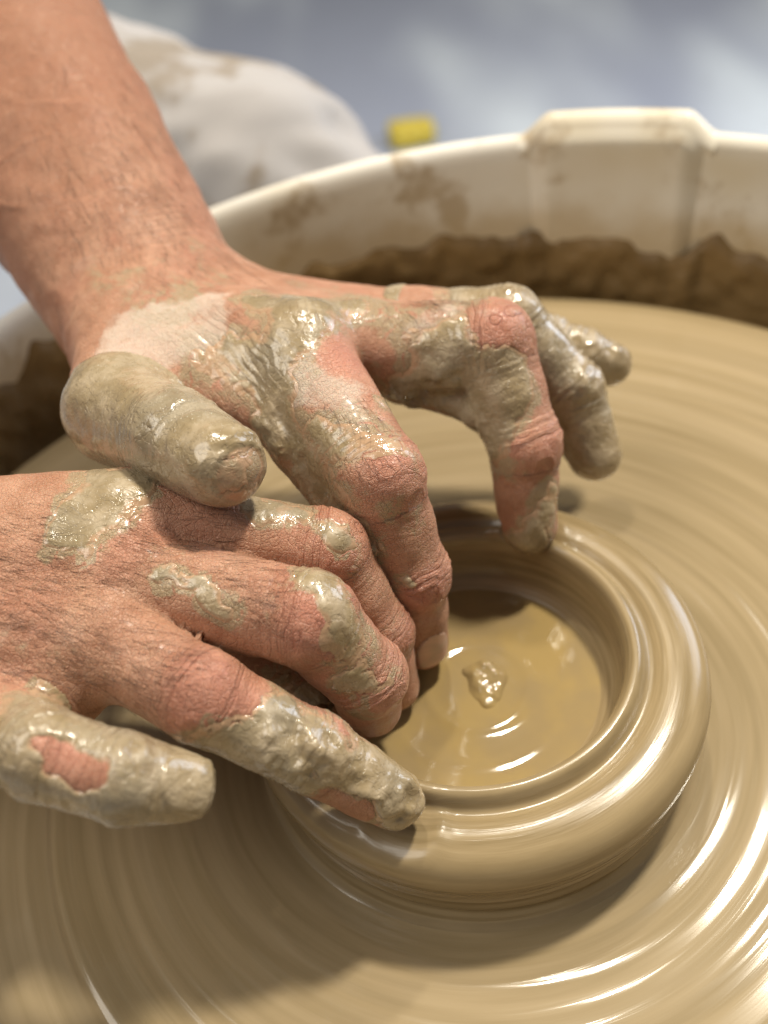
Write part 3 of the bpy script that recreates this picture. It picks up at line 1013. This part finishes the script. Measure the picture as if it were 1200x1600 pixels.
right, RV, RN, RF, RM = build_hand('arm', RIGHT, CLAY_R, [], RED_R, BARE_R, {3: (14, .9)}, 1.9, [(-44.0, -43.7, 64.2, 7, 0.9),
          (-37.9, -46.1, 61.3, 6, 0.8),
          (-21.4, -48.5, 41.6, 6, 1),
          (-26.2, -47.0, 47.5, 6, 0.8),
          (-46.0, -42.1, 67.1, 5, 0.9),
          (-31.0, -46.2, 52.9, 6, 0.6)], [(-91.5, -50.9, 85.3, 7, 1, 0.749, -0.462, -0.474),
          (-67.7, -37.8, 76.4, 7, 0.6, 0.749, -0.462, -0.474),
          (-59.7, -2.6, 85.0, 9, 0.5, 0.126, -0.693, -0.710)], [(3, 9.6, -10.7, 23.4, 11.0, 11.0, 4.5)], (.42, -62.9, -14.5, 71.2), 'hairy tanned hand lying across the pot, ring and little finger coated in clay')


# hairs
def hairs(parent, V_, N_, M_, spots, count, flow, length, seed):
    g = np.random.default_rng(seed)
    spots = np.array(spots)
    out_v, out_f = [], []
    n = 0
    for (x, y, z, r, wgt) in spots:
        c = vec(x, y, z)
        d = np.linalg.norm(V_ - c, axis=1)
        cand = np.where((d < r * 1.25) & (M_ < .25) & (N_ @ VIEW < -.3))[0]
        if not len(cand): continue
        pr = np.clip(1.25 - d[cand] / r, .02, 1); pr /= pr.sum()
        for i in g.choice(cand, int(count * wgt), p=pr):
            nr = N_[i]; fl_ = np.array(flow) + g.normal(0, .42, 3)
            t = fl_ - nr * (fl_ @ nr); t /= np.linalg.norm(t)
            L = length * g.uniform(.5, 1.25)
            bend = g.normal(0, .35); side = np.cross(nr, t)
            pts = []
            for k in range(6):
                s = k / 5
                pts.append(V_[i] + L * s * (t * 1 + side * bend * s) + nr * (L * (.16 * s - .12 * s * s) - .05))
            pts = np.array(pts)
            for k in range(6):
                w = .038 * (1 - .75 * k / 5)
                for q in range(3):
                    an = q * 2.0944
                    out_v.append(pts[k] + w * (math.cos(an) * side + math.sin(an) * nr))
            for k in range(5):
                for q in range(3):
                    b = n + k * 3; q2 = (q + 1) % 3
                    out_f.append((b + q, b + q2, b + 3 + q2, b + 3 + q))
            n += 18
    if out_v:
        link('hair', quad_mesh('hair', np.array(out_v), np.array(out_f)), MHAIR, parent, kind='stuff')


hairs(right, RV, RN, RM, [(-66.8, -33.0, 80.5, 8, 0.9),
          (-69.2, -29.0, 81.3, 8, 0.8),
          (-69.5, -29.5, 81.0, 10, 0.6),
          (-51.3, -11.4, 84.2, 10, 0.8),
          (-46.1, -16.8, 82.7, 8, 0.6),
          (-84.0, -16.3, 85.5, 16, 1.4),
          (-92.5, -0.3, 90.6, 16, 1.4),
          (-95.1, -14.2, 85.9, 16, 1.4),
          (-73.1, 0.9, 88.8, 12, 0.9),
          (-57.2, 4.5, 83.5, 10, 0.7),
          (-87.9, -24.6, 79.5, 14, 1),
          (-97.8, -5.7, 89.4, 12, 0.8)], 52, np.array((-63.0, -17.8, 70.7)) - np.array((-89.7, -9.7, 79.0)), 11.0, 5)
hairs(left, LV, LN, LM, [(6.5, 70.0, 91.1, 7, 0.3),
          (-0.6, 67.8, 91.9, 7, 0.3),
          (-19.7, 18.0, 88.9, 8, 0.3),
          (-21.8, 26.0, 90.6, 8, 0.25),
          (-58.6, 109.9, 98.0, 25, 1.6),
          (-75.5, 113.2, 105.6, 30, 2),
          (-68.0, 132.3, 108.8, 30, 2),
          (-82.9, 161.1, 124.8, 30, 1.5),
          (-96.8, 137.6, 117.3, 30, 1.5)], 90, np.array((-55.8, 114.6, 86.2)) - np.array((-77.4, 166.9, 111.1)), 9.0, 6)


# apron over the far knee
def knee_fn(p):
    d = rcone(p, vec(-66.1, 425.0, -39.6), vec(-272.7, 531.0, 11.8), 66, 82)
    d = smin(d, rcone(p, vec(-62.2, 416.8, -48.0), vec(11.7, 383.0, -54.0), 60, 36), 30)
    return d + 9.0 * fbm(p * vec(1, 2.2, 1.4), 75, 2, 81) + 4.0 * fbm(p * vec(.7, 2, 1.4), 30, 2, 82)


A_ = np.array([(-66.1, 425.0, -39.6), (-272.7, 531.0, 11.8), (11.7, 383.0, -54.0)])
v, f, _ = sdf_mesh(knee_fn, A_.min(0) - 100, A_.max(0) + 100, 6, 0)
link('apron', quad_mesh('apron', v, f), mat_cloth(), person, label='cream cotton apron smudged with clay over a knee')
